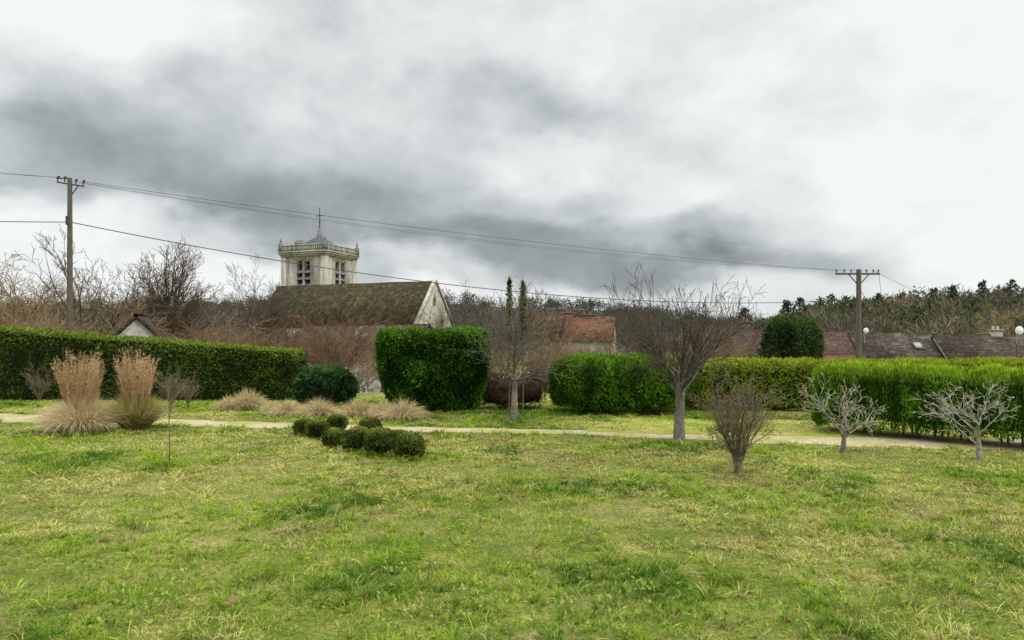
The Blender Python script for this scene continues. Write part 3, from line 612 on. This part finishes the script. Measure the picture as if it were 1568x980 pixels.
for s in (-.85,.85):
    dk.append(box(mx_+s-.6,mx_+s+.6,ty0+.7,ty0+.78,14.7,19.9));dk.append(box(tx1-.78,tx1-.7,my_+s-.6,my_+s+.6,14.7,19.9))
    for z in (15.1,16.3,17.5):
        parts.append(slab([(mx_+s-.56,ty0-.25,z),(mx_+s+.56,ty0-.25,z),(mx_+s+.56,ty0+.5,z+.65),(mx_+s-.56,ty0+.5,z+.65)],.08))
        parts.append(slab([(tx1+.25,my_+s-.56,z),(tx1+.25,my_+s+.56,z),(tx1-.5,my_+s+.56,z+.65),(tx1-.5,my_+s-.56,z+.65)],.08))
mkobj('belfry_shade',dk,[M_dark],parent=ch);mkobj('louvres',parts,[M_louv],parent=ch)
pb=[]
for cx,cy in ((tx0,ty0),(tx1,ty0),(tx1,ty1),(tx0,ty1)):
    sx=-1 if cx==tx0 else 1;sy=-1 if cy==ty0 else 1
    pb.append(box(min(cx-sx*.9,cx+sx*.28),max(cx-sx*.9,cx+sx*.28),min(cy-sy*.9,cy+sy*.28),max(cy-sy*.9,cy+sy*.28),-.2,20.6))
mkobj('corner_buttresses',pb,[M_stone],parent=ch)
def ringbox(o,z0,z1,inn=.5):
    return [box(tx0-o,tx1+o,ty0-o,ty0+inn,z0,z1),box(tx0-o,tx1+o,ty1-inn,ty1+o,z0,z1),box(tx0-o,tx0+inn,ty0+inn,ty1-inn,z0,z1),box(tx1-inn,tx1+o,ty0+inn,ty1-inn,z0,z1)]
mkobj('cornice',ringbox(.35,20.65,20.95)+ringbox(.55,20.953,21.25)+ringbox(.7,21.31,21.55,.8)+ringbox(.14,13.9,14.15,-.02),[M_stone],parent=ch)
bal=ringbox(.5,22.55,22.75,-.15)
k=22
for i in range(k+1):
    t=i/k;x=tx0-.3+t*9.9;y=ty0-.3+t*9.9
    for (a_,b_) in ((x,ty0-.33),(x,ty1+.33),(tx0-.33,y),(tx1+.33,y)): bal.append(box(a_-.12,a_+.12,b_-.12,b_+.12,21.55,22.55))
bal+= [box(tx0-.25,tx1+.25,ty0-.22,ty0-.17,21.55,22.5),box(tx1+.17,tx1+.22,ty0-.15,ty1+.15,21.55,22.5)]
mkobj('balustrade',bal,[M_stone],parent=ch)
pin=[]
for cx,cy in ((tx0-.3,ty0-.3),(tx1+.3,ty0-.3),(tx1+.3,ty1+.3),(tx0-.3,ty1+.3)):
    pin.append(box(cx-.32,cx+.32,cy-.32,cy+.32,21.56,22.95));pin.append(lathe([(.4,22.95),(.3,23.1),(.14,23.3),(.22,23.5),(.05,24.1),(0,24.15)],8,cx,cy,(.5,.5,.5)))
mkobj('pinnacles',pin,[M_stone2],parent=ch)
mkobj('tower_roof',[lathe([(5.2,21.4),(4.0,22.5),(3.0,23.3),(1.8,24.1),(.5,24.8),(.3,25.0)],8,mx_,my_,(.5,.5,.5))],[R_slate],parent=ch)
mkobj('lantern',[lathe([(.5,24.8),(.45,25.4),(.3,25.6),(.35,25.9),(.06,26.4)],8,mx_,my_,(.5,.5,.5))],[M_stone2],parent=ch)
mkobj('stair_turret',[lathe([(1.25,20.9),(1.25,22.9),(1.4,23.0),(1.35,23.2),(1.1,23.7),(.5,24.0),(0,24.05)],12,tx0+2.6,ty0+2.0,(.5,.5,.5))],[M_stone2],parent=ch)
mkobj('cross',[tubes([(mx_,my_,26.2,mx_,my_,30.3,.11,.07),(mx_-.65,my_,28.8,mx_+.65,my_,28.8,.08,.08),(mx_-.3,my_,27.6,mx_+.3,my_,27.6,.07,.07)],6,(.1,.1,.1))],[M_metal],parent=ch)
# ---------- utility poles and cables ----------
LP=(XD(107,25.8),25.8);RP=(XD(1315,40),40.)
z0=float(gz(25.8))-.2;zt=ZD(274,25.8);S=[(0,0,z0,0,0,zt,.125,.08)];S2=[]
S2+=[(-.48,0,zt-.12,.52,0,zt-.28,.03,.03),(-.5,0,zt+.02,-.1,0,zt+.02,.02,.02)]
for dx,dz in ((-.46,-.1),(-.2,-.12),(.22,-.22),(.5,-.26)):
    S2+= [(dx,0,zt+dz,dx,0,zt+dz+.14,.02,.02),(dx,0,zt+dz+.14,dx+.05,0,zt+dz+.2,.045,.035)]
S2+=[(0,0,zt-.7,.3,0,zt-.28,.02,.02),(-.02,-.12,zt-1.75,-.02,-.12,zt-1.45,.06,.06)]
mkobj('utility_pole',[tubes(S,10,(.2,.17,.13)),tubes(S2,6,(.1,.1,.1),1)],[M_conc,M_metal],loc=(*LP,0))
z1=float(gz(40))-.2;zr=ZD(414,40)
S=[(0,0,z1,0,0,zr,.19,.14)];S2=[(-1.35,0,zr-.2,1.2,0,zr-.2,.06,.06),(-.6,0,zr-.22,0,0,zr-.9,.03,.03),(.6,0,zr-.22,0,0,zr-.9,.03,.03)]
for dx in (-1.3,-.85,-.45,.45,.85,1.15): S2+= [(dx,0,zr-.2,dx,0,zr-.02,.02,.02),(dx,0,zr-.06,dx,0,zr+.03,.06,.04)]
mkobj('utility_pole',[tubes(S,8,(.22,.2,.17)),tubes(S2,6,(.1,.1,.1),1)],[M_conc,M_metal],loc=(*RP,0))
def wire(A,B,sag,r):
    A=np.array(A,float);B=np.array(B,float);k=40;t=np.linspace(0,1,k+1)[:,None];p=A+(B-A)*t;p[:,2]-=4*sag*(t*(1-t))[:,0]
    mkobj('overhead_cable',[tubes(np.concatenate([p[:-1],p[1:],np.full((k,2),r)],1),5,(.04,.04,.04))],[M_metal])
lx,ly=LP;rx,ry=RP
wire((lx+.5,ly,zt-.1),(rx-1.3,ry,zr),.34,.009);wire((lx-.2,ly,zt-.05),(rx-.85,ry,zr),.62,.006);wire((lx+.2,ly,zt-.1),(rx+.45,ry,zr),.6,.005)
wire((lx,ly,ZD(340,25.8)),(rx,ry,ZD(458,40)),1.24,.018)
wire((lx-.45,ly,zt+.05),(-35,22,9.6),.2,.007);wire((lx-.2,ly,zt+.05),(-35,22.5,9.1),.2,.006);wire((lx,ly,ZD(340,25.8)),(-35,22,6.9),.3,.016)
wire((rx+1.15,ry,zr),(34,62,3.5),.5,.012);wire((rx+.85,ry,zr),(45,62,3.5),.5,.010);wire((rx,ry,ZD(458,40)),(40,55,2.8),.4,.016)
# ---------- wooded hills ----------
prof=np.array([(-600,448),(0,455),(200,455),(320,450),(450,452),(600,450),(700,448),(800,455),(930,458),(1000,466),(1120,482),(1180,484),(1250,466),(1330,456),(1400,448),(1480,442),(1568,435),(2100,415)],float)
Rr=np.array([(-600,420),(900,420),(1150,330),(1250,250),(2100,230)],float)
pxs=np.arange(-900,2500,20.);VV=[];rows=7
for p in pxs:
    R=np.interp(p,Rr[:,0],Rr[:,1]);zz=ZD(np.interp(p,prof[:,0],prof[:,1]),R)-7
    for j in range(rows):
        t=j/(rows-2);d=R-150+150*min(t,1)+(150 if j==rows-1 else 0)
        VV.append((XD(p,d),d,-4.5+(zz+4.5)*min(t,1)**1.2))
Fc=[(i*rows+j,(i+1)*rows+j,(i+1)*rows+j+1,i*rows+j+1) for i in range(len(pxs)-1) for j in range(rows-1)]
def b_hill(nt,co):
    n=noise(nt,co,.05,6,.7);return ramp(nt,n,[(.3,(.05,.052,.036)),(.7,(.10,.092,.065))]),None
M_hill=surf('woodland_floor',b_hill,1)
mkobj('wooded_hill',[(VV,Fc,(.1,.1,.1),0)],[M_hill],smooth=True)
n=4800;p=rng.uniform(-500,2080,n);t=rng.random(n)**.75
R=np.interp(p,Rr[:,0],Rr[:,1]);zr_=CH+(HZ-np.interp(p,prof[:,0],prof[:,1]))/F*R-7
d=R-150+150*t;zb_=-4.5+(zr_+4.5)*t**1.2;xc=(p-784)/F*d
cl_=fbm(np.stack([xc*.03,d*.03,d*0],1),31,3)
right=p>1130
hh=rng.uniform(4.0,9.5,n)*(.6+.85*cl_)
k=64
T=np.repeat(np.arange(n),k)
cr=rng.normal(0,1,(n*k,3));cr=nrm(cr)*(rng.random(n*k)**.45)[:,None]
wdt=rng.uniform(1.8,3.4,n)
Pp=np.stack([xc[T]+cr[:,0]*wdt[T],d[T]+cr[:,1]*wdt[T],zb_[T]+hh[T]*(.55+.42*cr[:,2])],1)
mixr=np.clip((cl_-.35)*2.2+rng.normal(0,.3,n),0,1)
cb_=np.where(right[:,None],mixc((.09,.085,.055),(.21,.17,.105),mixr),mixc((.075,.078,.075),(.11,.105,.092),mixr))  # far left crowns greyed: distance haze is put into their colour
ev=(rng.random(n)<np.where(right,.16+.38*(cl_>.54),.10+.15*(cl_>.56)));cb_[ev]=mixc((.035,.052,.025),(.085,.11,.04),rng.random(ev.sum()))
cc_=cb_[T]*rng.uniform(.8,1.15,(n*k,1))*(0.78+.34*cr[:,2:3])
up_=nrm(np.stack([cr[:,0],cr[:,1],np.ones(n*k)*.9],1)+rng.normal(0,.4,(n*k,3)))
ll=np.where(ev[T],1.1,1.8);sz=np.where(ev[T],.7,.25)
nn=nrm(rng.normal(size=(n*k,3)));Sd=nrm(np.cross(up_,nn))*(sz*.5)[:,None];Tt=up_*ll[:,None]
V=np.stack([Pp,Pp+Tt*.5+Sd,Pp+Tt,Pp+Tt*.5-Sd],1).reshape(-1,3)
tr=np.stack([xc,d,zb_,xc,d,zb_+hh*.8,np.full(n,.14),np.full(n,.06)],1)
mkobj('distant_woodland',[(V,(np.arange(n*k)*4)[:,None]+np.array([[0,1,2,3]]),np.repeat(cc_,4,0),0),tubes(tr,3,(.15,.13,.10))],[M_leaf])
def pine(px,pt,Yd,w):
    zt_=ZD(pt,Yd);zb0=0.;h=zt_-zb0;m=420
    lay=rng.uniform(.45,1,m);a=rng.uniform(0,6.283,m);rad=w/2*np.sqrt(rng.random(m))*np.interp(lay,[.45,.6,.85,1],[.5,1,.75,.15])*(.6+.6*vn(np.stack([a*1.2,lay*9,a*0],1),int(px)))
    P=np.stack([np.cos(a)*rad,np.sin(a)*rad,h*lay],1)
    c=mixc((.025,.042,.02),(.07,.10,.04),rng.random(m))
    parts=[leaves(P,np.tile([0,0,1.],(m,1)),1.1,.5,c,up=.2,spread=.8,out=.3),tubes([(0,0,0,0,0,h*.95,.3,.08)],5,(.2,.12,.08),1)]
    mkobj('scots_pine',parts,[M_leaf,M_bark],loc=(XD(px,Yd),Yd,zb0))
for px,pt,w in [(1205,462,5),(1225,459,6),(1256,458,5),(1272,452,6),(1295,455,6),(1238,468,5),(1140,474,5),(1505,432,6),(1550,430,7),(1590,430,7),(1380,450,5),(1310,458,5),(1345,452,5),(1430,443,5),(1460,440,4)]:
    pine(px,pt,205,w)
print('objects',len(bpy.data.objects))
